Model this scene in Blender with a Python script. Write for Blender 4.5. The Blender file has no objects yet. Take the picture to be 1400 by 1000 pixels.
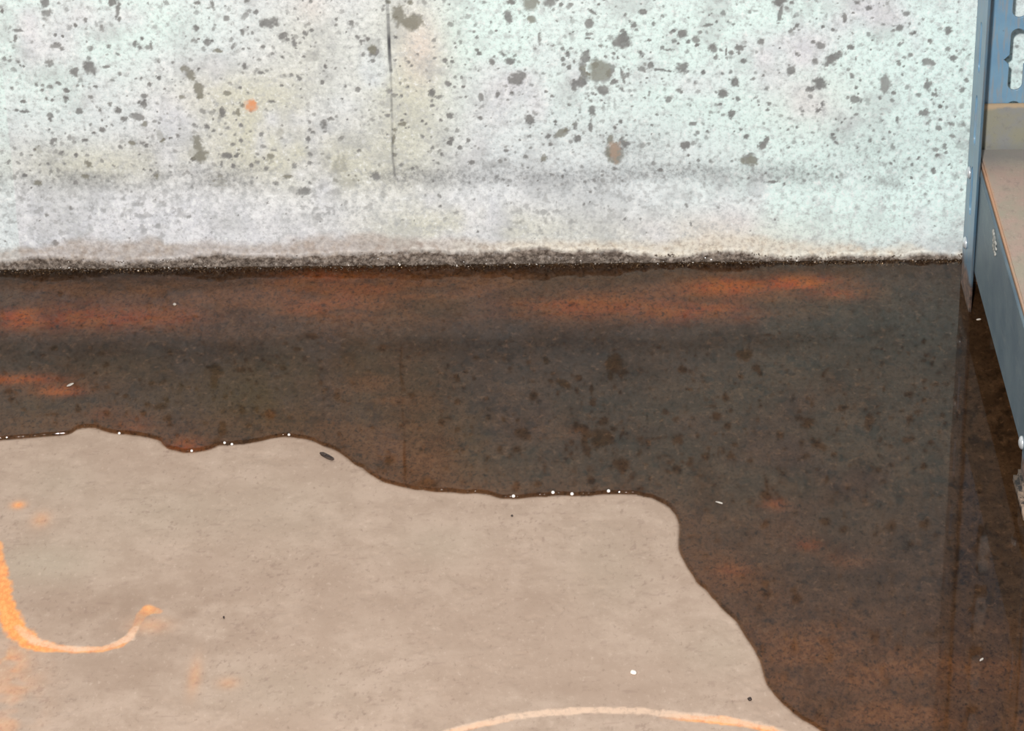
import bpy, bmesh, math, random
import numpy as np
from mathutils import Vector, Matrix

random.seed(7)
rng = np.random.default_rng(11)
sc = bpy.context.scene
COL = sc.collection

# ------------------------------------------------------------------ camera
FPX = 4450.0                      # focal length in pixels of a 1400 px wide frame
PITCH = math.radians(30.1)
ROLL = math.radians(1.0)
YAW = math.radians(0.8)
S = 0.00036                       # metres per pixel at the foot of the wall
DEP = PITCH - math.atan(138 / FPX)
RAY = S * FPX / math.cos(math.atan(138 / FPX))
CZ = RAY * math.sin(DEP)
CY = -RAY * math.cos(DEP)
CAM = Vector((0, CY, CZ))
cd = bpy.data.cameras.new('camera')
cd.sensor_width = 36.0
cd.lens = FPX / 1400 * 36.0
cd.clip_start = 0.02
cam = bpy.data.objects.new('camera', cd)
COL.objects.link(cam)
ROT = Matrix.Rotation(YAW, 3, 'Z') @ Matrix.Rotation(math.pi / 2 - PITCH, 3, 'X') @ Matrix.Rotation(-ROLL, 3, 'Z')
cam.matrix_world = Matrix.Translation(CAM) @ ROT.to_4x4()
sc.camera = cam


def ray(px, py):
    return ROT @ Vector(((px - 700) / FPX, (500 - py) / FPX, -1.0))


def F(px, py, z=0.0):             # measured point on a level plane
    d = ray(px, py)
    t = (z - CAM.z) / d.z
    p = CAM + d * t
    return p.x, p.y


def W(px, py, y=0.0):             # measured point on a plane parallel to the wall
    d = ray(px, py)
    t = (y - CAM.y) / d.y
    p = CAM + d * t
    return p.x, p.z


def PX(px, py, x):                # measured point on a plane x = const
    d = ray(px, py)
    t = (x - CAM.x) / d.x
    p = CAM + d * t
    return p.y, p.z


# ------------------------------------------------------------------ numpy noise
def sstep(a, b, v):
    t = np.clip((v - a) / (b - a), 0, 1)
    return t * t * (3 - 2 * t)


_tab = np.random.default_rng(3).random((512, 512))


def vnoise(x, y, f, seed=0):
    x = x * f + seed * 37.17
    y = y * f + seed * 91.73
    xi = np.floor(x).astype(np.int64)
    yi = np.floor(y).astype(np.int64)
    u = x - xi
    v = y - yi
    u = u * u * (3 - 2 * u)
    v = v * v * (3 - 2 * v)
    g = lambda a, b: _tab[a % 512, b % 512]
    return (g(xi, yi) * (1 - u) + g(xi + 1, yi) * u) * (1 - v) + (g(xi, yi + 1) * (1 - u) + g(xi + 1, yi + 1) * u) * v


def fbm(x, y, f, o=4, seed=0):
    s = 0
    a = 0.5
    t = 0
    for i in range(o):
        s = s + a * vnoise(x, y, f * 2 ** i, seed + i * 3)
        t += a
        a *= 0.55
    return s / t


def coords(lo, hi, step, a, b, g=1.06):
    c = list(np.arange(lo, hi + step * 0.5, step))
    s = step
    v = c[-1]
    while v < b:
        s *= g
        v += s
        c.append(min(v, b))
    s = step
    v = c[0]
    out = []
    while v > a:
        s *= g
        v -= s
        out.append(max(v, a))
    return np.array(out[::-1] + c)


# ------------------------------------------------------------------ objects
def mesh_obj(name, me, mats=(), parent=None, smooth=False):
    me.name = name
    o = bpy.data.objects.new(name, me)
    COL.objects.link(o)
    for m in (mats if isinstance(mats, (list, tuple)) else [mats]):
        me.materials.append(m)
    if parent is not None:
        o.parent = parent
    if smooth:
        me.polygons.foreach_set('use_smooth', [True] * len(me.polygons))
    return o


def bm_obj(name, bm, mats, parent=None, smooth=False):
    me = bpy.data.meshes.new(name)
    bm.normal_update()
    bm.to_mesh(me)
    bm.free()
    return mesh_obj(name, me, mats, parent, smooth)


def tag(o, label=None, cat=None, group=None, kind=None):
    if label:
        o['label'] = label
    if cat:
        o['category'] = cat
    if group:
        o['group'] = group
    if kind:
        o['kind'] = kind
    return o


def grid_mesh(name, pos, flip=False):
    n, m = pos.shape[:2]
    me = bpy.data.meshes.new(name)
    me.vertices.add(n * m)
    me.vertices.foreach_set('co', pos.reshape(-1).astype(np.float32))
    i = np.arange(n * m).reshape(n, m)
    q = [i[:-1, :-1], i[:-1, 1:], i[1:, 1:], i[1:, :-1]]
    if flip:
        q = q[::-1]
    idx = np.stack(q, -1).reshape(-1)
    nf = (n - 1) * (m - 1)
    me.loops.add(nf * 4)
    me.loops.foreach_set('vertex_index', idx.astype(np.int32))
    me.polygons.add(nf)
    me.polygons.foreach_set('loop_start', (np.arange(nf) * 4).astype(np.int32))
    me.polygons.foreach_set('use_smooth', np.ones(nf, dtype=bool))
    me.update(calc_edges=True)
    return me


def attr(me, name, a):
    at = me.attributes.new(name, 'FLOAT', 'POINT')
    at.data.foreach_set('value', np.ascontiguousarray(np.broadcast_to(a, a.shape)).reshape(-1).astype(np.float32))


# ------------------------------------------------------------------ node helper
def lin(r, g, b):
    f = lambda c: (c / 255 / 12.92) if c / 255 <= 0.04045 else ((c / 255 + 0.055) / 1.055) ** 2.4
    return (f(r), f(g), f(b), 1.0)


class Mat:
    def __init__(self, name):
        self.m = bpy.data.materials.new(name)
        self.m.use_nodes = True
        self.t = self.m.node_tree
        self.t.nodes.clear()
        self.out = self.t.nodes.new('ShaderNodeOutputMaterial')

    def n(self, typ, **kw):
        nd = self.t.nodes.new(typ)
        for k, v in kw.items():
            setattr(nd, k, v)
        return nd

    def l(self, a, b):
        self.t.links.new(a, b)

    def put(self, sock, v):
        if hasattr(v, 'is_linked'):
            self.l(v, sock)
        else:
            sock.default_value = v

    def attr(self, name):
        return self.n('ShaderNodeAttribute', attribute_name=name).outputs['Fac']

    def pos(self):
        return self.n('ShaderNodeNewGeometry').outputs['Position']

    def obj(self):
        return self.n('ShaderNodeTexCoord').outputs['Object']

    def noise(self, vec, scale, detail=4, rough=0.6, dist=0.0):
        nd = self.n('ShaderNodeTexNoise')
        self.l(vec, nd.inputs['Vector'])
        nd.inputs['Scale'].default_value = scale
        nd.inputs['Detail'].default_value = detail
        nd.inputs['Roughness'].default_value = rough
        nd.inputs['Distortion'].default_value = dist
        return nd.outputs['Fac']

    def scale(self, vec, s):
        nd = self.n('ShaderNodeVectorMath', operation='MULTIPLY')
        self.l(vec, nd.inputs[0])
        nd.inputs[1].default_value = s
        return nd.outputs[0]

    def ramp(self, v, a, b, lo=0.0, hi=1.0):
        nd = self.n('ShaderNodeMapRange')
        nd.interpolation_type = 'SMOOTHSTEP'
        self.put(nd.inputs['Value'], v)
        nd.inputs['From Min'].default_value = a
        nd.inputs['From Max'].default_value = b
        nd.inputs['To Min'].default_value = lo
        nd.inputs['To Max'].default_value = hi
        return nd.outputs['Result']

    def math(self, op, a, b=0.0):
        nd = self.n('ShaderNodeMath', operation=op)
        self.put(nd.inputs[0], a)
        self.put(nd.inputs[1], b)
        return nd.outputs[0]

    def mix(self, fac, a, b, mode='MIX'):
        nd = self.n('ShaderNodeMix', data_type='RGBA', blend_type=mode)
        self.put(nd.inputs[0], fac)
        self.put(nd.inputs[6], a)
        self.put(nd.inputs[7], b)
        return nd.outputs[2]

    def grey(self, v):
        nd = self.n('ShaderNodeCombineColor')
        for i in range(3):
            self.l(v, nd.inputs[i])
        return nd.outputs[0]

    def bsdf(self, color, rough=0.7, metal=0.0, spec=0.5, height=None, dist=0.001, strength=1.0):
        p = self.n('ShaderNodeBsdfPrincipled')
        self.put(p.inputs['Base Color'], color)
        self.put(p.inputs['Roughness'], rough)
        self.put(p.inputs['Metallic'], metal)
        self.put(p.inputs['Specular IOR Level'], spec)
        if height is not None:
            b = self.n('ShaderNodeBump')
            b.inputs['Distance'].default_value = dist
            b.inputs['Strength'].default_value = strength
            self.l(height, b.inputs['Height'])
            self.l(b.outputs['Normal'], p.inputs['Normal'])
        self.l(p.outputs[0], self.out.inputs[0])
        return self.m


# ------------------------------------------------------------------ wall
SX = S                             # wall: metres per pixel across
SZ = S / math.cos(DEP)             # wall: metres per pixel up
xs = coords(-0.275, 0.275, 0.00046, -1.6, 1.6)
zs = coords(0.0, 0.185, 0.00048, 0.0, 2.3, 1.05)
X, Z = np.meshgrid(xs, zs)
shape = X.shape
pit = np.zeros(shape)
olive = np.zeros(shape)
rustw = np.zeros(shape)
crack = np.zeros(shape)


def stamp(arr, cx, cz, rx, rz, k=1.0, rot=0.0, warp=0.6, soft=0.3, seed=None):
    R = 1.7 * max(rx, rz)
    i0, i1 = np.searchsorted(xs, [cx - R, cx + R])
    j0, j1 = np.searchsorted(zs, [cz - R, cz + R])
    if i1 <= i0 or j1 <= j0:
        return
    x = X[j0:j1, i0:i1] - cx
    z = Z[j0:j1, i0:i1] - cz
    c, s = math.cos(rot), math.sin(rot)
    u = (x * c + z * s) / rx
    v = (-x * s + z * c) / rz
    sd = random.randint(0, 400) if seed is None else seed
    m = min(rx, rz)
    w = fbm(x + cx, z + cz, 0.8 / m, 2, sd) - 0.5 + .8 * (fbm(x + cx, z + cz, 2.6 / m, 3, sd + 5) - .5)
    r = np.sqrt(u * u + v * v) + warp * 1.9 * w
    arr[j0:j1, i0:i1] = np.maximum(arr[j0:j1, i0:i1], k * (1 - sstep(1 - soft, 1 + soft, r)))


def strokes(ox, oy, sc_, lst):
    for t in lst:
        zx, zy, rx, ry = t[:4]
        flag = t[4] if len(t) > 4 else ''
        px, py = ox + zx * sc_, oy + zy * sc_
        cx, cz = W(px, py)
        k = 0.35 if 'f' in flag else (0.78 if 'o' in flag else 0.85) * (1 + .12 * random.random())
        rot = 0.7 if 'd' in flag else (-0.7 if 'e' in flag else random.uniform(-0.25, 0.25))
        a, b = max(rx * sc_, 1.5) * SX, max(ry * sc_, 1.5) * SZ
        stamp(pit, cx, cz, a, b, k, rot)
        if 'o' in flag:
            stamp(olive, cx, cz, a * 1.3, b * 1.3, 1.0, rot)
        if 'r' in flag:
            stamp(rustw, cx, cz, a, b, 1.0, rot)


strokes(0, 0, .35, [
    (175,10,15,20),(180,50,18,15),(175,70,15,12,'f'),(440,10,15,12),(460,40,8,30),(465,75,6,10),(70,120,18,6),(60,150,6,12),
    (220,180,20,10),(240,190,12,8),(185,245,16,15),(290,280,15,16),(352,270,20,24),(15,230,8,8),(530,175,12,14),(545,185,8,8),
    (590,180,5,14),(425,185,8,8),(395,105,8,8),(335,80,8,8),(885,70,9,9),(945,125,8,8),(810,165,12,15),(850,200,22,8,'o'),
    (765,110,12,12),(830,20,7,20),(775,12,14,8),(962,5,10,6),(720,270,20,12,'o'),(745,300,18,20,'o'),(775,345,18,30,'o'),
    (780,375,12,14,'o'),(955,260,7,12),(710,380,8,8,'o'),(885,365,14,10,'o'),(870,440,12,18),(930,440,8,14,'o'),(945,412,12,8,'o'),
    (140,330,8,8),(165,335,8,6),(195,340,12,10),(225,325,8,6),(180,385,7,8),(260,355,10,10),(255,390,6,12),(90,398,14,7),
    (95,437,18,5),(65,432,12,4),(195,450,12,10),(310,435,14,10),(355,380,9,7),(390,430,7,8),(460,430,12,10),(485,465,12,8),
    (565,375,18,9),(560,405,12,12),(540,455,25,14),(565,485,12,10,'o'),(430,408,8,8),(373,340,9,6),(45,345,8,7),(415,262,18,5),
    (210,550,12,8),(335,548,11,7),(240,600,11,11),(620,305,8,8),(585,330,10,7),(570,570,8,8),(555,560,10,7),(515,560,12,8,'o'),
    (470,575,10,8),(625,530,12,25,'of'),(760,490,11,8),(808,495,12,8),(665,540,8,6),(772,560,18,35,'o'),(785,605,32,26,'o'),
    (750,605,18,20,'of'),(885,610,18,8),(865,640,6,12),(940,490,8,6),(940,550,7,8),(150,585,15,15,'of'),(345,640,12,14,'o'),
    (335,690,14,10,'o'),(150,715,14,10,'o'),(610,690,10,10,'o'),(215,945,15,12),(865,715,25,18,'of')])
strokes(300, 0, .35, [
    (195,90,30,18),(210,80,20,12),(165,95,12,12),(90,125,10,10),(142,50,9,9),(25,72,9,9),(250,140,18,12),(290,165,10,18),
    (265,155,10,8),(335,128,10,10),(515,92,10,10),(540,145,10,8),(553,165,6,10),(160,285,14,6),(97,260,8,10),(315,308,9,9),
    (402,322,10,8),(250,297,12,10,'f'),(350,225,30,20,'f'),(600,200,22,18),(595,190,14,14,'o'),(610,180,30,40,'f'),
    (705,50,28,34,'o'),(740,92,45,24,'o'),(770,85,26,20,'o'),(660,10,12,8,'o'),(745,10,10,8,'o'),(410,487,15,14),(435,465,12,8),
    (12,440,12,14),(205,398,14,5),(345,545,10,10),(365,518,8,6),(85,552,8,7),(85,490,9,7),(240,520,12,18,'of'),(715,485,16,8,'o'),
    (685,510,8,8,'o'),(680,545,6,18,'o'),(680,605,6,8,'o'),(710,375,7,6),(830,362,12,14),(830,415,10,8),(865,470,7,6),(900,455,14,10),
    (880,235,10,8),(912,240,9,7),(1005,195,10,7),(1062,240,10,10),(1130,70,14,18),(1130,240,16,12),(1110,215,10,8),(1135,310,8,14),
    (1085,372,8,14),(1025,380,8,10),(955,320,8,14,'f'),(900,560,12,10),(970,550,7,12),(940,578,9,7),(832,580,10,8),(868,605,8,8),
    (985,635,12,10),(1120,590,12,6),(1045,650,18,15,'f'),(1110,635,25,20,'f'),(25,608,22,12),(65,610,7,6),(200,610,12,10,'o'),
    (355,638,12,10),(180,660,9,7),(125,650,10,8),(55,650,10,8),(612,690,18,15),(470,655,30,35,'of'),(510,710,40,25,'of'),
    (330,745,28,14),(290,745,25,14,'f'),(270,690,18,10,'o'),(450,750,30,10,'f')])
strokes(650, 0, .35, [
    (220,15,30,30,'o'),(290,10,28,20),(220,75,16,12,'o'),(140,8,14,10),(130,65,16,18),(335,18,8,8),(370,18,10,8),(65,243,11,11),
    (135,238,18,12),(160,305,32,20,'d'),(445,90,14,18),(455,45,18,5,'e'),(655,45,15,12),(620,98,12,12),(570,162,32,26),(580,135,14,14),
    (430,220,18,22),(420,280,12,35),(405,325,28,18),(385,345,10,14),(485,275,40,35,'o'),(525,285,14,20),(470,250,18,14),
    (500,355,22,20),(540,320,14,10),(570,350,10,8),(575,300,5,30),(490,180,10,6),(440,150,15,4),(360,210,8,14),(340,190,8,6),
    (340,232,8,8),(365,262,8,10),(385,240,5,8),(645,208,8,12),(650,268,14,9),(685,258,12,14),(597,292,8,8),(575,120,9,8),
    (680,158,9,6),(810,135,18,14),(775,120,8,7),(775,160,9,8),(860,155,14,14),(930,188,17,15),(1030,188,14,8),(1115,162,11,10),
    (810,262,20,18),(905,98,18,6),(890,282,9,8),(965,288,6,6),(1015,320,16,14),(965,368,16,14),(955,408,8,5),(755,388,12,12),
    (857,325,6,6),(805,360,7,6),(275,358,8,6),(88,372,8,12),(20,380,8,12),(240,410,12,14,'f'),(210,465,16,22),(455,437,14,18),
    (340,520,32,14,'do'),(388,492,9,14),(398,540,16,14),(450,495,8,20),(290,565,9,8),(120,590,10,6),(265,620,12,10,'o'),
    (545,592,32,34,'o'),(525,550,10,20,'o'),(580,560,18,18),(545,630,14,12,'o'),(815,568,18,14),(850,485,14,8),(998,450,10,14),
    (1070,630,28,16,'o'),(1120,570,16,14),(1135,550,12,10),(1055,535,8,8),(60,645,30,16,'f'),(115,630,20,14,'f'),(980,200,4,16),
    (755,195,18,4),(735,275,40,4),(300,375,8,6),(365,410,8,6),(250,150,5,25),(520,400,5,28,'f'),(545,410,5,28,'f'),(500,420,5,18,'f'),
    (375,140,12,18,'f')])
strokes(1000, 0, .4, [
    (165,5,22,12),(168,45,7,30),(205,10,8,6),(385,60,9,12),(470,30,10,7),(430,10,9,7),(600,48,10,7),(575,95,12,10),(555,105,8,5),
    (205,105,14,6,'d'),(225,88,7,7),(312,92,7,6),(100,143,10,9),(25,165,14,10),(280,143,8,7),(303,158,14,12),(222,184,9,8),
    (345,202,34,13,'d'),(360,190,14,10),(285,212,12,9),(405,162,14,8),(40,210,10,8),(205,245,16,20),(13,280,14,14),(305,282,22,18),
    (268,305,14,8),(413,260,7,10),(440,275,4,6),(425,200,5,6),(522,287,20,24),(555,317,8,8),(670,295,16,20),(692,322,10,6),
    (670,212,20,10),(690,220,8,6),(758,198,14,10),(742,105,12,14),(680,140,7,8),(423,342,18,12),(297,378,10,9),(310,358,5,8),
    (245,380,6,4),(658,387,20,9),(665,380,10,10),(567,410,5,12),(750,425,12,6),(710,440,10,6),(475,482,9,8),(728,502,10,9),
    (785,497,18,12,'f'),(50,467,8,8),(105,495,18,8,'d'),(120,480,8,12),(60,545,25,18),(430,700,14,10,'f'),(140,620,25,4),(345,460,8,6),
    (8,385,7,9),(130,355,8,6)])
cx, cz = W(343, 146)
stamp(rustw, cx, cz, 7 * SX, 7 * SZ, .9, soft=.5)
cx, cz = W(345, 141)
stamp(rustw, cx, cz, 6 * SX, 5 * SZ)
cx, cz = W(840, 205)
stamp(rustw, cx, cz, 8 * SX, 12 * SZ, 0.22)
# small specks everywhere, thinning out towards the floor
for i in range(5200):
    x = random.uniform(-0.32, 0.32)
    z = random.uniform(0.012, 0.30)
    zp = z / SZ
    if zp < 110 and random.random() > 0.12 + zp / 500:
        continue
    r = random.choice([1.1, 1.3, 1.5, 1.8, 2.2, 2.8]) * (0.8 if zp < 110 else 1)
    stamp(pit, x, z, r * SX * random.uniform(.8, 1.5), r * SZ * random.uniform(.7, 1.2), random.uniform(.4, 1.0), random.uniform(-1, 1))
for i in range(2600):              # larger pits beyond the measured part of the wall
    x = random.uniform(-0.9, 0.9)
    z = random.uniform(0.05, 0.75)
    if abs(x) < 0.27 and z < 0.155:
        continue
    r = random.uniform(2.5, 7)
    stamp(pit, x, z, r * SX * random.uniform(.8, 1.5), r * SZ, 0.9, random.uniform(-1, 1))
# vertical joint
jx0, jz0 = W(538, 215)
jx1, jz1 = W(530, 0)
jz_b = W(538, 262)[1]
jx = jx0 + (jx1 - jx0) * (Z - jz0) / (jz1 - jz0) + 0.0006 * (vnoise(X * 0, Z, 90, 5) - .5)
hw = np.where(Z > W(533, 100)[1], 2.1 * SX, 1.3 * SX)
jm = (1 - sstep(0.5, 1.35, np.abs(X - jx) / hw)) * sstep(jz_b, jz_b + 0.012, Z)
jk = np.where((Z > W(533, 100)[1]) & (Z < W(531, 20)[1]), .85, 0.42) * (0.45 + 0.9 * vnoise(X * 0, Z, 160, 8))
crack = np.clip(jm * jk, 0, 1)
# broad tints
blotch = lambda px, py, rx, ry: np.exp(-(((X - W(px, py)[0]) / (rx * SX)) ** 2 + ((Z - W(px, py)[1]) / (ry * SZ)) ** 2))
teal = np.clip(blotch(60, 60, 130, 120) + .7 * blotch(220, 30, 120, 50) + 1.1 * blotch(1000, 70, 420, 140) + blotch(1240, 180, 200, 130) + .7 * blotch(1150, 290, 200, 50) + .8 * blotch(660, 30, 60, 60) + .35 * (np.abs(X) > .26), 0, 1)
teal *= sstep(.25, .6, fbm(X, Z, 28, 3, 21) + .12)
ochre = np.clip(.9 * blotch(360, 190, 90, 60) + .7 * blotch(130, 225, 130, 30) + .8 * blotch(560, 130, 60, 130) + .6 * blotch(470, 230, 80, 40) + .5 * blotch(320, 125, 90, 30) + .7 * blotch(640, 310, 170, 30) + .4 * blotch(420, 60, 60, 60) + .6 * blotch(960, 330, 160, 30), 0, 1)
ochre *= sstep(.2, .6, fbm(X, Z, 40, 3, 31) + .1)
pink = np.clip(.9 * blotch(575, 65, 28, 45) + .4 * blotch(1110, 140, 60, 40) + .4 * blotch(425, 8, 20, 20) + .4 * blotch(960, 310, 90, 25), 0, 1)
zp = Z / SZ                        # height above the floor in measured pixels
ledge = 118 + 12 * (fbm(X, Z * 0, 14, 3, 41) - .5) * 2
grey_band = np.exp(-((zp - ledge) / 16.0) ** 2) * sstep(.34, .66, fbm(X, Z * 2.2, 34, 4, 43)) * 1.0  # uneven grey band around the ledge height
grey_band = np.maximum(grey_band, .55 * np.exp(-((zp - 150) / 30.0) ** 2) * sstep(.42, .7, fbm(X, Z, 22, 4, 47)))
# grime line along the foot of the wall: height varies
kx = np.array([W(p, 340)[0] for p in (-120, 0, 45, 100, 160, 200, 300, 340, 400, 500, 560, 640, 690, 730, 780, 830, 870, 930, 1000, 1060, 1180, 1290, 1400)])
kh = np.array([16, 14, 20, 20, 12, 13, 22, 19, 18, 22, 23, 21, 22, 28, 21, 23, 15, 14, 20, 10, 9, 10, 10.])
gh = np.interp(X, kx, kh) + 9 * (fbm(X, Z, 160, 3, 51) - .5)
grime = 1 - sstep(gh - 3.0, gh + 2.5, zp)
dx_ = np.array([W(p, 340)[0] for p in (-120, 0, 60, 110, 300, 380, 520, 700, 900, 1000, 1130, 1300, 1400)])
dh_ = np.array([34, 32, 44, 46, 40, 42, 42, 38, 34, 44, 26, 20, 20.])
dh = np.interp(X, dx_, dh_) - 3 + 26 * (fbm(X, Z, 70, 4, 57) - .5)
damp = 1 - sstep(dh - 8, dh + 8, zp)
# damp goes higher in speckles
tone = fbm(X, Z, 60, 5, 61)
chips = sstep(.60, .70, fbm(X, Z, 330, 3, 63)) * sstep(.45, .6, fbm(X, Z, 30, 2, 64)) * np.exp(-((zp - 70) / 55.0) ** 2)
pit = np.maximum(pit, .45 * chips)
# relief: a soft bulge below the grey band, sunken pits and joint, crumbly foot
Yw = -0.0022 * (1 - sstep(60, 135, zp)) + 0.0012 * (1 - sstep(0, 40, zp))
Yw = Yw - 0.0006 * (fbm(X, Z, 45, 4, 71) - .5) + 0.00022 * pit + 0.0011 * crack
Yw = Yw - grime * (0.0006 + 0.0024 * fbm(X, Z, 420, 3, 73)) * sstep(-2, 6, zp)
Yw = np.where(np.abs(X) > 1.59, 0, Yw)
wp = np.stack([X, Yw, Z], -1)
wme = grid_mesh('wall_back', wp)
for nme, a in (('pit', pit), ('olive', olive), ('rust', rustw), ('crack', crack), ('teal', teal), ('ochre', ochre), ('pink', pink), ('grey_band', grey_band), ('grime', grime), ('damp', damp), ('tone', tone)):
    attr(wme, nme, a)

m = Mat('whitewashed_concrete')
P = m.pos()
n1 = m.noise(P, 420, 5, .7)
n2 = m.noise(P, 90, 5, .65)
n3 = m.noise(P, 1300, 3, .7)
c = m.mix(m.ramp(n2, .35, .65), lin(216, 217, 222), lin(238, 238, 241))
c = m.mix(m.math('MULTIPLY', m.attr('teal'), .95), c, lin(230, 251, 246))
c = m.mix(m.math('MULTIPLY', m.attr('ochre'), .95), c, lin(214, 212, 188))
c = m.mix(m.math('MULTIPLY', m.attr('pink'), .7), c, lin(236, 217, 205))
n6 = m.noise(P, 240, 4, .6)
c = m.mix(m.ramp(n6, .52, .30, 0, .55), c, lin(186, 188, 188))
c = m.mix(m.ramp(n1, .53, .30, 0, .66), c, lin(166, 168, 167))
c = m.mix(m.ramp(n3, .42, .25, 0, .30), c, lin(140, 140, 138))
c = m.mix(m.ramp(n1, .52, .7, 0, .75), c, lin(251, 253, 251))
c = m.mix(m.ramp(m.attr('tone'), .48, .25, 0, .35), c, lin(170, 172, 172))
c = m.mix(m.math('MULTIPLY', m.attr('grey_band'), m.ramp(n1, .3, .6, .75, .35)), c, lin(128, 128, 128))
pc = m.mix(m.ramp(n2, .3, .7), lin(112, 111, 110), lin(140, 139, 137))
pc = m.mix(m.attr('olive'), pc, lin(126, 123, 110))
c = m.mix(m.math('MULTIPLY', m.attr('pit'), m.ramp(n1, .3, .52, .78, 1)), c, pc)
c = m.mix(m.attr('crack'), c, lin(84, 84, 88))
c = m.mix(m.math('MULTIPLY', m.attr('rust'), m.ramp(n1, .25, .5, .5, 1)), c, lin(226, 160, 118))
sx_ = m.n('ShaderNodeSeparateXYZ')
m.l(P, sx_.inputs[0])
dc = m.mix(m.ramp(n1, .3, .7), lin(164, 150, 140), lin(200, 187, 176))
dc = m.mix(m.ramp(m.math('ADD', sx_.outputs['X'], m.math('MULTIPLY', m.math('SUBTRACT', n6, .5), .1)), -.08, .0), dc, m.mix(m.ramp(n1, .3, .6), lin(190, 174, 156), lin(236, 226, 208)))
c = m.mix(m.math('MULTIPLY', m.attr('damp'), m.ramp(n6, .3, .6, .95, .62)), c, dc)
gc = m.mix(m.ramp(n1, .35, .7), lin(84, 73, 65), lin(160, 146, 134))
c = m.mix(m.attr('grime'), c, gc)
hgt = m.math('ADD', m.math('MULTIPLY', n1, .6), m.math('MULTIPLY', n3, .35))
rg = m.ramp(m.attr('grime'), 0, 1, .85, .38)
WALL = m.bsdf(c, rg, spec=.3, height=hgt, dist=.0006, strength=.55)
wall = mesh_obj('wall_back', wme, WALL)
tag(wall, kind='structure')

# ------------------------------------------------------------------ puddle outline (needed by the floor's wet patch too)
edge_px = [(-60,604),(0,602),(50,599),(93,594),(108,587),(122,585),(140,589),(155,594),(185,596),(205,599),(218,604),(224,610),
    (236,616),(255,619),(275,617),(295,611),(310,609),(345,606),(375,600),(395,598),(415,600),(432,606),(450,613),(466,621),(485,635),
    (497,642),(508,651),(528,661),(555,667),(583,672),(620,674),(660,677),(685,681),(703,683),(730,681),(760,678),(790,679),(825,677),
    (855,676),(880,679),(905,688),(920,700),(928,716),(928,732),(928,751),(935,768),(952,795),(965,808),(985,830),(1006,850),(1018,870),
    (1030,888),(1038,903),(1046,930),(1052,942),(1070,962),(1095,983),(1117,997),(1160,1035),(1195,1090)]
ctrl = [Vector(F(*p)) for p in edge_px]


def catmull(pts, step):
    out = []
    for i in range(len(pts) - 1):
        p0, p1, p2, p3 = pts[max(i - 1, 0)], pts[i], pts[i + 1], pts[min(i + 2, len(pts) - 1)]
        n = max(2, int((p2 - p1).length / step))
        for k in range(n):
            t = k / n
            out.append(0.5 * ((2 * p1) + (p2 - p0) * t + (2 * p0 - 5 * p1 + 4 * p2 - p3) * t * t + (3 * p1 - p0 - 3 * p2 + p3) * t ** 3))
    out.append(pts[-1])
    return out


curve = catmull(ctrl, 0.0013)
curve = [p + Vector((0, (vnoise(np.array(p.x), np.array(p.y), 260, 4) - .5) * .0016)) for p in curve]
c0, c1 = curve[0], curve[-1]
left = catmull([Vector((-1.1, -.24)), Vector((-.85, -.28)), Vector((-.6, c0.y - .05)), Vector((-.42, c0.y + .012)), Vector((c0.x - .04, c0.y - .002)), c0], .006)[:-1]
right = catmull([c1, Vector((c1.x + .03, c1.y - .04)), Vector((.33, -.50)), Vector((.45, -.60)), Vector((.62, -.63)), Vector((.85, -.70)), Vector((1.2, -.68))], .006)[1:]
poly = left + curve + right + [Vector((1.2, 0.0008)), Vector((-1.1, 0.0008))]

# ------------------------------------------------------------------ floor
fx = coords(-0.27, 0.27, 0.0005, -1.6, 1.6)
fy = coords(-0.40, 0.0, 0.0008, -2.6, 0.012)
X, Y = np.meshgrid(fx, fy)
# signed distance to the wet edge, only for points near it
ca = np.array([[p.x, p.y] for p in poly])


def inside(px, py):
    r = np.zeros(px.shape, bool)
    n = len(ca)
    for i in range(n):
        x0, y0 = ca[i]
        x1, y1 = ca[(i + 1) % n]
        if y0 == y1:
            continue
        cnd = ((y0 > py) != (y1 > py)) & (px < (x1 - x0) * (py - y0) / (y1 - y0) + x0)
        r ^= cnd
    return r


def segdist(pts, px, py, lim=1e9):
    d = np.full(px.shape, 9.0)
    t_ = np.zeros(px.shape)
    n = len(pts) - 1
    for i in range(n):
        ax, ay = pts[i]
        bx, by = pts[i + 1]
        i0, i1 = np.searchsorted(fx, [min(ax, bx) - lim, max(ax, bx) + lim])
        j0, j1 = np.searchsorted(fy, [min(ay, by) - lim, max(ay, by) + lim])
        if i1 <= i0 or j1 <= j0:
            continue
        x = px[j0:j1, i0:i1]
        y = py[j0:j1, i0:i1]
        L = (bx - ax) ** 2 + (by - ay) ** 2 + 1e-12
        t = np.clip(((x - ax) * (bx - ax) + (y - ay) * (by - ay)) / L, 0, 1)
        q = np.hypot(x - ax - t * (bx - ax), y - ay - t * (by - ay))
        s = d[j0:j1, i0:i1]
        k = q < s
        s[k] = q[k]
        t_[j0:j1, i0:i1][k] = ((i + t) / n)[k]
    return d, t_


dist, _ = segdist([(p.x, p.y) for p in curve[::4]], X, Y, 0.05)
ins = inside(X, Y)
wet = np.where(ins, 1.0, 0.0)
sd = np.where(ins, dist, -dist)
wet = sstep(-0.0012, 0.0008, sd)
shore = np.where(ins, np.exp(-np.minimum(dist, .2) / 0.018), 0)   # thin wash near the edge


def FB(px, py, rx, ry, k=1.0):    # soft blotch measured on the floor
    x0, y0 = F(px, py)
    x1, _ = F(px + rx, py)
    _, y1 = F(px, py + ry)
    return k * np.exp(-(((X - x0) / (x1 - x0)) ** 2 + ((Y - y0) / (y1 - y0)) ** 2))


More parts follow.
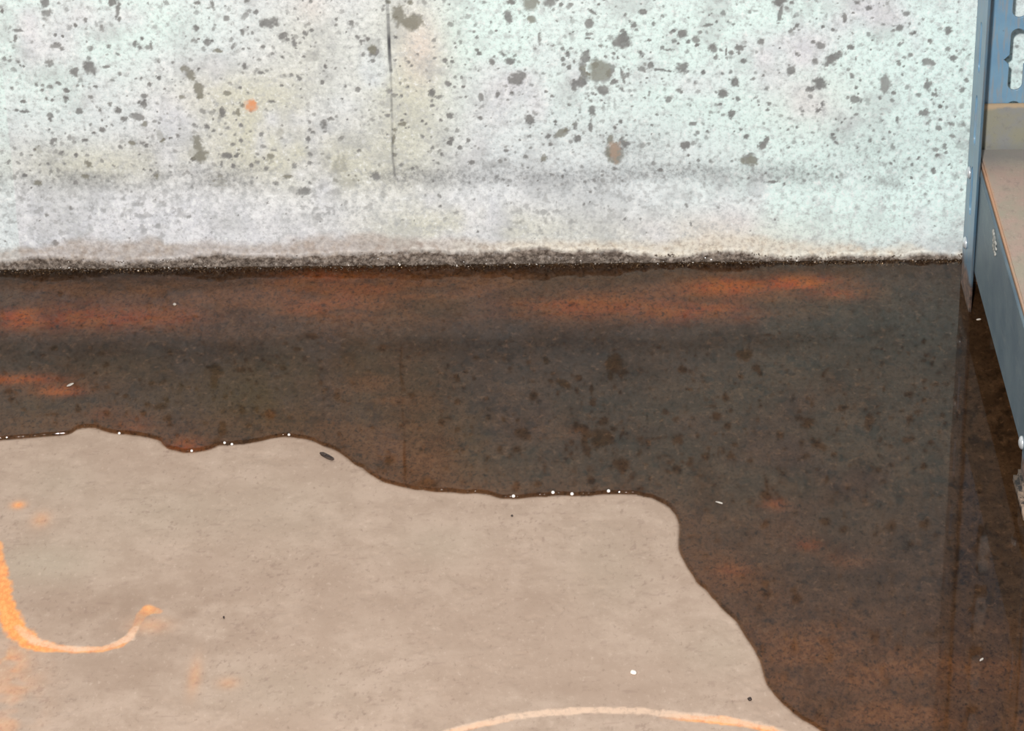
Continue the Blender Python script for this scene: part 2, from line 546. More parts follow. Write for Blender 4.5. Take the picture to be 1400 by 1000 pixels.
rn = fbm(X * .45, Y, 70, 5, 81)
rs = sstep(.30, .62, rn)
rust = (FB(40, 432, 130, 18, .40) + FB(190, 436, 110, 15, .30) + FB(30, 436, 24, 13, .5) + FB(440, 420, 40, 10, .35) + FB(480, 400, 100, 26, .22) +
        FB(430, 380, 50, 8, .2) + FB(780, 418, 110, 16, .42) + FB(960, 426, 70, 14, .6) + FB(1060, 388, 75, 10, 1.15) + FB(1140, 400, 48, 8, 1.0) +
        FB(980, 396, 50, 10, .45) + FB(20, 519, 55, 7, .6) + FB(80, 535, 30, 7, .65) + FB(145, 563, 24, 10, .3) + FB(185, 576, 26, 12, .45) + FB(250, 607, 32, 12, .6) +
        FB(1060, 690, 16, 8, .3) + FB(1105, 745, 18, 9, .22) + FB(1160, 762, 30, 12, .2) + FB(1000, 780, 22, 10, .2))
rust = np.clip(rust * (.35 + .9 * rs), 0, 1)
brown = (FB(300, 415, 130, 36, .9) + FB(470, 408, 130, 40, 1.1) + FB(150, 396, 190, 14, .8) + FB(650, 400, 140, 28, 1.0) + FB(850, 405, 170, 30, 1.1) + FB(1060, 400, 120, 22, .7) + FB(520, 540, 70, 60, .7) +
         FB(560, 630, 90, 45, .8) + FB(40, 580, 110, 16, .6) + FB(60, 530, 90, 20, .5) + FB(400, 585, 90, 22, .5) + FB(200, 585, 90, 22, .5) + FB(770, 590, 34, 12, .5) + FB(700, 665, 120, 12, .5) +
         FB(960, 745, 40, 40, .7) + FB(1010, 800, 50, 40, .6) + FB(1080, 890, 60, 60, .5) + FB(1190, 945, 140, 75, 1.3) + FB(1360, 940, 70, 80, .8) + FB(1150, 860, 70, 30, .4) + FB(1060, 720, 60, 30, .3))
brown = np.clip(brown * (.3 + .8 * rs), 0, 1)
mossy = np.clip(FB(310, 545, 130, 40, .8) + FB(60, 560, 50, 25, .5) + FB(640, 610, 40, 50, .5) + FB(500, 560, 30, 80, .5) + FB(80, 375, 120, 8, .3), 0, 1)
dark = np.clip(FB(250, 480, 260, 22, .75) + FB(200, 378, 240, 9, .6) + FB(620, 470, 200, 22, .4) + FB(830, 520, 70, 50, .45) + FB(850, 610, 90, 40, .4) + FB(1180, 445, 60, 14, .4) + FB(300, 376, 360, 8, .9) + FB(800, 368, 500, 5, .7) + FB(900, 465, 450, 32, .45) + FB(1260, 420, 60, 60, .3) + FB(1260, 480, 120, 60, .25), 0, 1)  # dark patches; reflections of the wall's foot and spots are painted in here
mott = sstep(.56, .72, fbm(X, Y * .7, 230, 4, 91)) * sstep(.35, .6, fbm(X, Y, 26, 3, 92) + .08)
# dry side
tonef = fbm(X, Y * .8, 30, 5, 95)
soil_px = FB(180, 830, 160, 40, .7) + FB(320, 850, 130, 30, .5) + FB(180, 920, 130, 40, .6) + FB(420, 790, 80, 25, .3) + FB(760, 820, 100, 30, .3) + FB(640, 860, 60, 20, .25) + FB(800, 940, 160, 16, .35) + FB(560, 820, 80, 10, .3)  # darker soiled areas of the dry floor
soil = np.clip(soil_px * sstep(.25, .6, fbm(X, Y, 60, 4, 97)), 0, 1)
greenish = np.clip(FB(60, 770, 80, 30, .7) + FB(230, 700, 120, 40, .35) + FB(600, 745, 60, 30, .3) + FB(830, 770, 60, 60, .3) + FB(400, 700, 80, 60, .2) + FB(80, 660, 50, 25, .3) + FB(980, 890, 60, 40, .3) + FB(380, 940, 100, 40, .25), 0, 1)
specks = sstep(.72, .80, fbm(X, Y * .8, 640, 2, 99)) * sstep(.4, .6, fbm(X, Y, 25, 2, 101))
scr = sstep(.76, .8, fbm(X * .5, Y * 1.2, 240, 3, 103)) * .6

paint = np.zeros(X.shape)
cream = np.zeros(X.shape)


def brush(arr, pts, widths, k=1.0, br=.5, seed=5):
    P_ = [F(*p) for p in pts]
    d, t = segdist(P_, X, Y, .02)
    w = np.interp(t, np.linspace(0, 1, len(widths)), widths) * S * .9
    nz = fbm(X, Y, 300, 3, seed) - .5
    mm = 1 - sstep(.65, 1.25, d / w + br * 1.6 * nz)
    kk = np.interp(t, np.linspace(0, 1, len(k)), k) if isinstance(k, (list, tuple)) else k
    np.maximum(arr, mm * kk, out=arr)


J = [(-8, 745), (0, 785), (6, 820), (14, 848), (28, 868), (48, 882), (75, 887), (105, 889), (140, 888), (165, 880), (178, 870), (186, 855), (192, 842), (203, 833), (216, 836)]
brush(paint, J, [10, 11, 12, 14, 16, 14, 8, 7, 7, 7, 6, 6, 7, 9, 6], [.7, .9, 1, 1, 1, 1, .8, .75, .7, .65, .5, .3, .3, .75, .4])
brush(cream, [(24, 858), (45, 876), (75, 885), (105, 888), (140, 887), (176, 873), (186, 858)], [5, 8, 5, 6, 4, 7, 4], [.4, .8, .6, .9, .4, .9, .5], seed=9)
np.maximum(paint, FB(8, 910, 26, 24, .55) * sstep(.25, .55, fbm(X, Y, 90, 3, 107)), out=paint)
np.maximum(paint, FB(5, 970, 40, 70, .32) * sstep(.3, .6, fbm(X, Y, 70, 3, 109)), out=paint)
np.maximum(paint, FB(25, 691, 9, 5, .8), out=paint)
np.maximum(paint, FB(56, 711, 12, 10, .3), out=paint)
np.maximum(paint, FB(266, 925, 9, 24, .25), out=paint)
np.maximum(paint, FB(312, 934, 14, 8, .22), out=paint)
np.maximum(paint, FB(205, 855, 26, 10, .25), out=paint)
A = [(600, 1006), (640, 994), (700, 981), (760, 974), (820, 971), (880, 973), (940, 979), (990, 984), (1040, 992), (1080, 1004)]
brush(cream, A, [6, 6, 7, 7, 7, 7, 7, 7, 6, 5], [.7, .8, .85, .9, .9, .85, .8, .7, .6, .5], seed=12)
brush(paint, [(905, 979), (945, 983), (985, 985), (1020, 991), (1055, 999), (1075, 1008)], [5, 7, 8, 6, 7, 6], [.1, .7, .95, .6, .9, .6], seed=14)
brush(paint, [(618, 1001), (660, 991), (700, 984)], [4, 5, 4], [.5, .4, .15], seed=15)

Zf = 0.0006 * (fbm(X, Y, 18, 4, 111) - .5) - 0.0002 * mott
fme = grid_mesh('floor', np.stack([X, Y, Zf], -1))
for nme, a in (('wet', wet), ('shore', shore), ('rust', rust), ('brown', brown), ('mossy', mossy), ('dark', dark), ('mott', mott), ('tone', tonef), ('soil', soil), ('greenish', greenish), ('specks', np.maximum(specks * .6, scr * .6)), ('paint', paint), ('cream', cream)):
    attr(fme, nme, a)

m = Mat('stained_concrete')
P = m.pos()
n1 = m.noise(m.scale(P, (1, .6, 1)), 380, 5, .7)
n2 = m.noise(P, 70, 5, .65)
n3 = m.noise(m.scale(P, (.35, 1, 1)), 160, 5, .7, .4)
d_ = m.mix(m.ramp(n2, .35, .65), lin(178, 155, 137), lin(191, 168, 150))
d_ = m.mix(m.ramp(m.attr('tone'), .55, .3, 0, .55), d_, lin(176, 152, 134))
d_ = m.mix(m.math('MULTIPLY', m.attr('soil'), .95), d_, lin(160, 136, 118))
d_ = m.mix(m.math('MULTIPLY', m.attr('greenish'), .7), d_, lin(182, 170, 150))
d_ = m.mix(m.ramp(n1, .45, .25, 0, .75), d_, lin(152, 130, 114))
d_ = m.mix(m.ramp(n1, .55, .75, 0, .45), d_, lin(212, 190, 172))
d_ = m.mix(m.ramp(n3, .38, .2, 0, .22), d_, lin(170, 148, 132))
d_ = m.mix(m.math('MULTIPLY', m.attr('specks'), .6), d_, lin(140, 116, 104))
pt = m.mix(m.ramp(n1, .35, .65), lin(250, 152, 84), lin(252, 182, 112))
d_ = m.mix(m.math('MULTIPLY', m.attr('paint'), m.ramp(n1, .25, .5, .7, 1)), d_, pt)
d_ = m.mix(m.math('MULTIPLY', m.attr('cream'), m.ramp(n1, .3, .55, .4, .85)), d_, lin(238, 205, 178))
# soaked concrete: darker, warmer, with iron stains
w_ = m.mix(m.ramp(n2, .35, .68), lin(80, 64, 52), lin(108, 90, 77))
w_ = m.mix(m.math('MULTIPLY', m.attr('shore'), .55), w_, lin(128, 96, 72))
w_ = m.mix(m.math('MULTIPLY', m.attr('mossy'), .7), w_, lin(100, 94, 64))
w_ = m.mix(m.ramp(n1, .50, .25, 0, .55), w_, lin(48, 37, 30))
w_ = m.mix(m.ramp(n3, .60, .8, 0, .35), w_, lin(140, 120, 104))
w_ = m.mix(m.math('MULTIPLY', m.attr('mott'), .65), w_, lin(38, 29, 23))
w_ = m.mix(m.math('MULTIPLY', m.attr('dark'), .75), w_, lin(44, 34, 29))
n5 = m.noise(m.scale(P, (1, .62, 1)), 640, 4, .65)
n7 = m.noise(m.scale(P, (1, .7, 1)), 260, 5, .7, .3)
w_ = m.mix(m.math('MULTIPLY', m.attr('brown'), .8), w_, m.mix(m.ramp(n1, .3, .65), lin(118, 80, 50), lin(166, 124, 90)))
w_ = m.mix(m.math('MULTIPLY', m.attr('rust'), m.ramp(n1, .25, .6, .6, 1)), w_, m.mix(m.ramp(n2, .35, .65), lin(222, 104, 34), lin(236, 144, 46)))
w_ = m.mix(m.ramp(n5, .52, .30, 0, .75), w_, lin(40, 30, 24))
w_ = m.mix(m.ramp(n7, .54, .7, 0, .6), w_, lin(146, 122, 104))
w_ = m.mix(m.ramp(n7, .46, .30, 0, .8), w_, lin(34, 25, 19))
c = m.mix(m.attr('wet'), d_, w_)
hgt = m.math('ADD', m.math('MULTIPLY', n1, .5), m.math('MULTIPLY', n2, .5))
FLOOR = m.bsdf(c, m.ramp(m.attr('wet'), 0, 1, .82, .6), spec=.25, height=hgt, dist=.0005, strength=.35)
floor = mesh_obj('floor', fme, FLOOR)
tag(floor, kind='structure')

# ------------------------------------------------------------------ puddle
DEPTH = 0.0016
m = Mat('murky_water')
geo = m.n('ShaderNodeNewGeometry')
sep = m.n('ShaderNodeSeparateXYZ')
m.l(geo.outputs['Position'], sep.inputs[0])
thick = m.ramp(sep.outputs['Z'], 0.0, DEPTH, 0, 1)
tint = m.mix(thick, (.80, .71, .62, 1), (.68, .575, .455, 1))
tr = m.n('ShaderNodeBsdfTransparent')
m.l(tint, tr.inputs[0])
gl = m.n('ShaderNodeBsdfGlossy')
gl.inputs['Roughness'].default_value = .035
gl.inputs['Color'].default_value = (1, 1, 1, 1)
rip = m.noise(geo.outputs['Position'], 45, 3, .5)
bp = m.n('ShaderNodeBump')
bp.inputs['Strength'].default_value = .05
bp.inputs['Distance'].default_value = .0006
m.l(rip, bp.inputs['Height'])
m.l(bp.outputs[0], gl.inputs['Normal'])
fr = m.n('ShaderNodeFresnel')
# light passing up out of the water and light passing down into it see the same thin film
m.l(m.math('ADD', m.math('MULTIPLY', geo.outputs['Backfacing'], 1 / 1.33 - 1.33), 1.33), fr.inputs['IOR'])
mx = m.n('ShaderNodeMixShader')
m.l(fr.outputs[0], mx.inputs[0])
m.l(tr.outputs[0], mx.inputs[1])
m.l(gl.outputs[0], mx.inputs[2])
m.l(mx.outputs[0], m.out.inputs[0])
WATER = m.m

bm = bmesh.new()
n = len(poly)
nor = []
for i in range(n):
    a, b, c3 = poly[i - 1], poly[i], poly[(i + 1) % n]
    t0 = (b - a).normalized()
    t1 = (c3 - b).normalized()
    n0 = Vector((-t0.y, t0.x))
    n1_ = Vector((-t1.y, t1.x))
    mm = (n0 + n1_)
    mm = mm / max(mm.length_squared / 2, .3) if mm.length > 1e-6 else n0
    nor.append(mm)
area = sum(poly[i - 1].x * poly[i].y - poly[i].x * poly[i - 1].y for i in range(n))
sg = 1 if area > 0 else -1
rings = []
for off, zz in ((0, .0002), (.0002, .0007), (.0004, .0011), (.0007, .0014), (.0012, DEPTH)):
    r = []
    for p, q in zip(poly, nor):
        v = p + q * off * sg
        if p.y > -0.001:
            v = Vector((v.x, p.y))
        z_ = DEPTH if p.y > -0.001 else zz
        r.append(bm.verts.new((v.x, v.y, z_)))
    rings.append(r)
for r0, r1 in zip(rings, rings[1:]):
    for i in range(n):
        k = (i + 1) % n
        if r0[i].co.y > -.001 and r0[k].co.y > -.001:
            continue
        bm.faces.new((r0[i], r0[k], r1[k], r1[i]))
ed = [e for i in range(n) for e in [bm.edges.get((rings[-1][i], rings[-1][(i + 1) % n]))] if e]
for i in range(n):
    if not bm.edges.get((rings[-1][i], rings[-1][(i + 1) % n])):
        ed.append(bm.edges.new((rings[-1][i], rings[-1][(i + 1) % n])))
bmesh.ops.triangle_fill(bm, edges=ed, use_beauty=True)
bmesh.ops.recalc_face_normals(bm, faces=bm.faces)
if sum(f.normal.z * f.calc_area() for f in bm.faces) < 0:
    bmesh.ops.reverse_faces(bm, faces=bm.faces)
for f in bm.faces:
    f.smooth = max(v.co.z for v in f.verts) - min(v.co.z for v in f.verts) > 1e-6
print('puddle area', sum(f.calc_area() for f in bm.faces), abs(area) / 2)
puddle = bm_obj('puddle', bm, WATER)
tag(puddle, 'dark brown shallow puddle spread along the foot of the concrete wall', 'puddle')

# ------------------------------------------------------------------ crumbs in the wall joint
m = Mat('wet_grit')
P = m.pos()
vn = m.n('ShaderNodeTexWhiteNoise')
m.l(m.n('ShaderNodeObjectInfo').outputs['Random'], vn.inputs['Vector'])
gcol = m.attr('grain')
c = m.mix(gcol, lin(66, 55, 47), lin(150, 136, 124))
c = m.mix(m.ramp(gcol, .95, .98), c, lin(225, 215, 205))
GRIT = m.bsdf(c, .22, spec=.6)
bm = bmesh.new()
lay = bm.verts.layers.float.new('grain')
for i in range(5200):
    x = random.uniform(-.34, .34)
    h = float(np.interp(x, kx, kh)) * SZ
    z = h * random.random() ** 1.3
    r = random.uniform(.0002, .00055)
    y = -random.uniform(.0, 1) * (.0012 + .0035 * (1 - z / (h + 1e-6))) - .0012
    if x > 0.2215:
        continue
    g = random.random()
    mat = Matrix.Translation((x, y, max(z, r * .6))) @ Matrix.Rotation(random.random() * 6, 4, Vector((random.random(), random.random(), random.random() + .1)).normalized()) @ Matrix.Diagonal((random.uniform(.7, 1.4), random.uniform(.7, 1.2), random.uniform(.6, 1), 1))
    g0 = bmesh.ops.create_icosphere(bm, subdivisions=1, radius=r, matrix=mat)
    for v in g0['verts']:
        v[lay] = g
        v.co += Vector((random.uniform(-1, 1), random.uniform(-1, 1), random.uniform(-1, 1))) * r * .18
grit = bm_obj('grit', bm, GRIT)
tag(grit, 'dark wet sandy crumbs gathered along the joint of wall and floor', 'grit', kind='stuff')

# ------------------------------------------------------------------ shelving unit
X0, YR = F(1313, 388)              # outer rear corner of the near post
TURN = math.radians(.6)            # the unit stands a little askew to the wall
NX, NY = math.cos(TURN), math.sin(TURN)


def LP(px, py, off):               # measured point on a plane parallel to the unit's side: (depth, height)
    d = ray(px, py)
    o = Vector((X0 + NX * off, YR + NY * off, 0)) - CAM
    t = (o.x * NX + o.y * NY) / (d.x * NX + d.y * NY)
    p = CAM + d * t
    return (p.x - X0) * NY - (p.y - YR) * NX, p.z


T = 0.0013
LEG = 0.031                        # depth of a post's side flange
XB = T + 0.0003                    # outer face of the side beam, in the unit's own frame
zb = [LP(*p, XB)[1] for p in ((1345, 417), (1366, 497), (1381, 560), (1394, 605))]
zt = [LP(*p, XB + .002)[1] for p in ((1353, 257), (1370, 307), (1380, 360), (1398, 425))]
ZB = sum(zb) / len(zb)
ZT = sum(zt) / len(zt)
ZBACK = W(1370, 139, YR)[1]        # top of the rear cross beam
fx_, fy_ = F(1394, 662)
DF = (fx_ - X0) * NY - (fy_ - YR) * NX     # where the rear edge of the front post stands
EF = (fx_ - X0) * NX + (fy_ - YR) * NY     # how far it is set in
LD = DF + LEG                      # depth of the unit
print('shelf', X0, YR, zb, zt, ZBACK, DF, EF)
HP = 0.86
WPOST = 0.042

m = Mat('blue_grey_enamel')
P = m.obj()
n1 = m.noise(P, 60, 5, .65)
n2 = m.noise(m.scale(P, (1, 1, .12)), 420, 3, .6)
n4 = m.noise(P, 350, 4, .7)
c = m.mix(m.ramp(n1, .3, .7), lin(84, 122, 150), lin(104, 136, 158))
c = m.mix(m.ramp(n2, .5, .75, 0, .35), c, lin(128, 136, 146))
c = m.mix(m.ramp(n4, .66, .76, 0, .6), c, lin(96, 84, 78))
ENAMEL = m.bsdf(c, .42, spec=.5, height=n4, dist=.0003, strength=.15)

m = Mat('scuffed_grey_enamel')
P = m.obj()
n1 = m.noise(P, 45, 5, .65)
n2 = m.noise(m.scale(P, (1, .25, 1)), 260, 4, .7)
n4 = m.noise(P, 420, 4, .7)
c = m.mix(m.ramp(n1, .3, .7), lin(98, 116, 128), lin(116, 132, 140))
c = m.mix(m.ramp(n2, .55, .8, 0, .5), c, lin(150, 156, 156))
c = m.mix(m.ramp(n4, .62, .74, 0, .7), c, lin(72, 74, 78))
BEAM = m.bsdf(c, .5, spec=.45, height=n4, dist=.0003, strength=.2)

m = Mat('post_enamel')
P = m.obj()
geo = m.pos()
sep = m.n('ShaderNodeSeparateXYZ')
m.l(geo, sep.inputs[0])
n1 = m.noise(geo, 60, 5, .65)
n4 = m.noise(geo, 300, 4, .7)
n5 = m.noise(m.scale(geo, (1, 1, .08)), 700, 3, .6)
c = m.mix(m.ramp(n1, .3, .7), lin(108, 146, 174), lin(120, 156, 180))
c = m.mix(m.ramp(n5, .48, .62, 0, .65), c, lin(142, 146, 148))
c = m.mix(m.ramp(n4, .66, .78, 0, .6), c, lin(86, 78, 76))
mud = m.ramp(m.math('ADD', sep.outputs['Z'], m.math('MULTIPLY', m.math('SUBTRACT', n1, .5), .02)), .020, .013)
mudc = m.mix(m.ramp(n4, .4, .62), lin(96, 84, 78), lin(150, 122, 108))
c = m.mix(mud, c, mudc)
POST = m.bsdf(c, m.ramp(mud, 0, 1, .36, .7), spec=.5, height=n4, dist=.0004, strength=.15)

m = Mat('particle_board')
P = m.pos()
n1 = m.noise(P, 55, 5, .65)
n2 = m.noise(m.scale(P, (1, .5, 1)), 330, 5, .75)
n4 = m.noise(P, 700, 3, .6)
c = m.mix(m.ramp(n1, .35, .65), lin(176, 166, 148), lin(190, 164, 150))
c = m.mix(m.ramp(n2, .5, .3, 0, .5), c, lin(140, 128, 120))
c = m.mix(m.ramp(n4, .58, .75, 0, .5), c, lin(208, 190, 174))
sp_ = m.n('ShaderNodeSeparateXYZ')
m.l(m.pos(), sp_.inputs[0])
wear = m.ramp(m.math('ADD', sp_.outputs['X'], m.math('MULTIPLY', m.math('SUBTRACT', n2, .5), .003)), X0 + .0062, X0 + .0042)
dusty = m.ramp(m.math('ADD', sp_.outputs['Y'], m.math('MULTIPLY', m.math('SUBTRACT', n1, .5), .03)), YR - .030, YR - .012)
c = m.mix(m.math('MULTIPLY', wear, m.ramp(n2, .3, .5, .6, 1)), c, lin(206, 162, 130))
c = m.mix(m.math('MULTIPLY', dusty, .8), c, lin(142, 140, 136))
BOARD = m.bsdf(c, .78, spec=.25, height=n2, dist=.0005, strength=.4)

m = Mat('dusty_steel')
P = m.pos()
n1 = m.noise(P, 80, 5, .65)
n4 = m.noise(P, 380, 4, .7)
sp2 = m.n('ShaderNodeSeparateXYZ')
m.l(P, sp2.inputs[0])
c = m.mix(m.ramp(n1, .35, .65), lin(140, 140, 138), lin(146, 143, 126))
c = m.mix(m.ramp(n4, .55, .75, 0, .5), c, lin(118, 112, 110))
c = m.mix(m.ramp(m.math('ADD', sp2.outputs['Z'], m.math('MULTIPLY', m.math('SUBTRACT', n1, .5), .006)), ZBACK - .003, ZBACK - .001), c, lin(182, 160, 132))
DUSTY = m.bsdf(c, .75, spec=.25, height=n4, dist=.0004, strength=.3)

m = Mat('bright_steel')
c = m.mix(m.noise(m.pos(), 900, 3), lin(200, 206, 210), lin(238, 242, 244))
STEEL = m.bsdf(c, .3, metal=.45, spec=.9)

m = Mat('muddy_plastic')
n1 = m.noise(m.pos(), 240, 4, .7)
c = m.mix(m.ramp(n1, .42, .58), lin(54, 48, 46), lin(158, 136, 118))
MUD = m.bsdf(c, .6, spec=.4, height=n1, dist=.0008, strength=.5)


def bx(bm, x0, x1, y0, y1, z0, z1, bev=0.0):
    g = bmesh.ops.create_cube(bm, size=1, matrix=Matrix.Translation(((x0 + x1) / 2, (y0 + y1) / 2, (z0 + z1) / 2)) @ Matrix.Diagonal((x1 - x0, y1 - y0, z1 - z0, 1)))
    if bev:
        es = list({e for v in g['verts'] for e in v.link_edges})
        bmesh.ops.bevel(bm, geom=es, offset=bev, segments=2, affect='EDGES')


def slot_outline(cx, cz, hw, hh, bulge, n=10):
    # obround slot with a round bulge in its middle, as half widths down its height
    zz = []
    for i in range(4 * n + 1):
        zz.append(-hh + 2 * hh * (0.5 - 0.5 * math.cos(math.pi * i / (4 * n))))
    def hwid(z):
        e = hh - hw
        a = hw if abs(z) <= e else math.sqrt(max(hw * hw - (abs(z) - e) ** 2, 0))
        b = max(bulge - abs(z) * 1.05, 0) if bulge else 0
        return max(a, b)
    right = [(cx + hwid(z), cz + z) for z in zz]
    left = [(cx - hwid(z), cz + z) for z in reversed(zz[1:-1])]
    return right + left


def plate(w, h, slots, th):
    """flat strip (local x across, y up) with real slots through it, returned as a mesh"""
    cu = bpy.data.curves.new('plate', 'CURVE')
    cu.dimensions = '2D'
    cu.fill_mode = 'BOTH'
    cu.extrude = th / 2 - .0003
    cu.bevel_depth = .0003
    cu.bevel_resolution = 1
    cu.offset = -.0003
    for pts in [[(0, 0), (w, 0), (w, h), (0, h)]] + slots:
        s = cu.splines.new('POLY')
        s.points.add(len(pts) - 1)
        for p, q in zip(s.points, pts):
            p.co = (q[0], q[1], 0, 1)
        s.use_cyclic_u = True
    o = bpy.data.objects.new('plate', cu)
    COL.objects.link(o)
    dg = bpy.context.evaluated_depsgraph_get()
    dg.update()
    me = bpy.data.meshes.new_from_object(o.evaluated_get(dg))
    COL.objects.unlink(o)
    bpy.data.objects.remove(o)
    bpy.data.curves.remove(cu)
    return me


# slots on the flange that lies along the wall, measured from the photograph
sxc, szc = W(1390, 82, YR - T)
PITCH_S = (W(1390, 0, YR)[1] - W(1390, 100, YR)[1])
hw_ = 9.3 * S
hh_ = 39 * SZ * .985
slots_b, slots_a = [], []
k0 = int((szc - .02) / PITCH_S)
for k in range(-k0, int((HP - szc) / PITCH_S)):
    slots_b.append(slot_outline(sxc - X0, szc + k * PITCH_S, hw_, hh_, 16.5 * S))
    slots_a.append(slot_outline(LEG * .5, szc + .35 * PITCH_S + k * PITCH_S, .0034, hh_ * .8, 0))
me_b = plate(WPOST, HP, slots_b, T)
me_a = plate(LEG, HP, slots_a, T)


def build_post(sx, sy):
    """L-section post; its outer corner is the origin; sx, sy point inwards along x and y"""
    bm = bmesh.new()
    b0 = bmesh.new()
    b0.from_mesh(me_b)
    for v in b0.verts:               # flange along x
        x, z, t = v.co
        v.co = (sx * x, sy * (t + T / 2), z)
    tmp = bpy.data.meshes.new('tmp')
    b0.to_mesh(tmp)
    b0.free()
    bm.from_mesh(tmp)
    b0 = bmesh.new()
    b0.from_mesh(me_a)
    for v in b0.verts:               # flange along y
        y, z, t = v.co
        v.co = (sx * (t + T / 2), sy * y, z)
    b0.to_mesh(tmp)
    b0.free()
    bm.from_mesh(tmp)
    bpy.data.meshes.remove(tmp)
    bmesh.ops.remove_doubles(bm, verts=bm.verts, dist=1e-6)
    bmesh.ops.recalc_face_normals(bm, faces=bm.faces)
    return bm


UW = 0.90                           # width of the unit
unit = bpy.data.objects.new('shelving_unit', None)
unit.empty_display_size = .05
unit.location = (X0, YR, 0)
unit.rotation_euler.z = TURN
COL.objects.link(unit)
tag(unit, 'blue-grey steel shelving unit with slotted posts and a low worn board, right of the puddle', 'shelf')


def place(o, x, y, z=0):
    o.location = (x, y, z)
    return o


p1 = place(bm_obj('post', build_post(1, -1), POST, unit), 0, 0)
p2 = place(bm_obj('post', build_post(1, 1), POST, unit), EF, -LD)
p3 = place(bm_obj('post', build_post(-1, -1), POST, unit), UW, 0)
p4 = place(bm_obj('post', build_post(-1, 1), POST, unit), UW - EF, -LD)

# muddy foot under the front post
for xx, sgn in ((0, 1), (UW, -1)):
    bm = bmesh.new()
    bx(bm, -.003, .030, -.003, LEG + .002, .0, .0072, .002)
    for v in bm.verts:
        v.co.x *= sgn
        v.co += Vector((random.uniform(-1, 1), random.uniform(-1, 1), random.uniform(-1, 1))) * .0005
    bmesh.ops.recalc_face_normals(bm, faces=bm.faces)
    ft = bm_obj('foot', bm, MUD, p2 if xx == 0 else p4, True)
    ft['label'] = 'muddy brown foot cap'


def rivet(parent, x, y, z, axis):
    bm = bmesh.new()
    bmesh.ops.create_uvsphere(bm, u_segments=16, v_segments=8, radius=.0031)
    for v in bm.verts:
        v.co.z = max(v.co.z, -.0004) * .55
    rot = Matrix.Rotation(-math.pi / 2, 4, 'Y') if axis == 'x' else Matrix.Rotation(math.pi / 2, 4, 'X')
    bm.transform(rot)
    o = bm_obj('rivet', bm, STEEL, parent, True)
    o.location = (x, y, z)
    o['label'] = 'bright round rivet head'
    return o


def beam_y(x_out, s):
    """side beam running from the wall towards the room: tall web, inward ledge under the board, lower lip"""
    bm = bmesh.new()
    w0, w1 = sorted((x_out, x_out + s * .0014))
    bx(bm, w0, w1, -LD + .0006, -T - .0006, ZB, ZT - .0012, .0003)
    a, b = sorted((x_out + s * .0014, x_out + s * .022))
    bx(bm, a, b, -DF + .001, -T - .0006, ZT - .0145, ZT - .0132, .0002)
    a, b = sorted((x_out + s * .0014, x_out + s * .010))
    bx(bm, a, b, -DF + .001, -T - .0006, ZB, ZB + .0014, .0002)
    return bm


b1 = bm_obj('side_beam', beam_y(XB, 1), BEAM, unit)
b2 = bm_obj('side_beam', beam_y(UW - XB, -1), BEAM, unit)
for q in ((1326, 236), (1321, 332)):
    dq, zq = LP(*q, 0)
    rivet(b1, -.0002, -dq, zq, 'x')
dq, zq = LP(1397, 622, XB)
rivet(b1, XB - .0002, -dq, max(zq, ZB + .004), 'x')


def beam_x(y_out, s, ztop):
    bm = bmesh.new()
    w0, w1 = sorted((y_out, y_out + s * .0014))
    x0 = (EF + T + .001) if s > 0 else T + .0020
    bx(bm, x0, UW - x0, w0, w1, ztop - .058, ztop, .0003)
    a, b = sorted((y_out + s * .0014, y_out + s * .018))
    bx(bm, .026, UW - .026, a, b, ZT - .0145, ZT - .0132, .0002)
    return bm


rb = bm_obj('cross_beam', beam_x(-T - .0003, -1, ZBACK), DUSTY, unit)
rb['label'] = 'dusty grey cross beam at the back of the board'
bm_obj('cross_beam', beam_x(-LD + T + .0003, 1, ZT - .0012), BEAM, unit)

# board: thick slab inside the beams, its front corners notched around the posts
bm = bmesh.new()
xa, xb_ = XB + .0017, UW - XB - .0017
ya, yb = -LD + .0048, -.0052
nxx = EF + T + .0008
nyy = -DF + .001
out = [(nxx, ya), (UW - nxx, ya), (UW - nxx, nyy), (xb_, nyy), (xb_, yb), (xa, yb), (xa, nyy), (nxx, nyy)]
f = bm.faces.new([bm.verts.new((x, y, ZT - .013)) for x, y in out])
ex = bmesh.ops.extrude_face_region(bm, geom=[f])
for v in ex['geom']:
    if isinstance(v, bmesh.types.BMVert):
        v.co.z = ZT + .0006
bmesh.ops.recalc_face_normals(bm, faces=bm.faces)
bmesh.ops.bevel(bm, geom=list(bm.edges), offset=.0009, segments=2, affect='EDGES')
board = bm_obj('shelf_board', bm, BOARD, unit)
board['label'] = 'worn tan particle board'

# ------------------------------------------------------------------ small litter
def lump(name, px, py, lx, ly, lz, rot, mat, z0, seed, label, cat, group=None, bend=0.0, sharp=False):
    """irregular fragment lying on the surface at height z0; sizes in metres"""
    x, y = F(px, py, z0)
    r_ = random.Random(seed)
    bm = bmesh.new()
    bmesh.ops.create_icosphere(bm, subdivisions=2, radius=1)
    for v in bm.verts:
        d = 1 + r_.uniform(-.16, .16)
        v.co *= d
        v.co.x = max(-1, min(1, v.co.x * (1.15 if sharp else 1)))
        v.co.z = max(v.co.z, -.55)
        v.co = Vector((v.co.x * lx, v.co.y * ly * (1 - .35 * abs(v.co.x) * sharp) + bend * (v.co.x ** 2), (v.co.z + .55) * lz))
    o = bm_obj(name, bm, mat, smooth=not sharp)
    o.location = (x, y, z0)
    o.rotation_euler.z = rot
    tag(o, label, cat, group)
    return o


def simple(name, a, b, rough=.6, spec=.4, sc_=900):
    m = Mat(name)
    c = m.mix(m.ramp(m.noise(m.obj(), sc_, 3), .35, .65), lin(*a), lin(*b))
    return m.bsdf(c, rough, spec=spec)


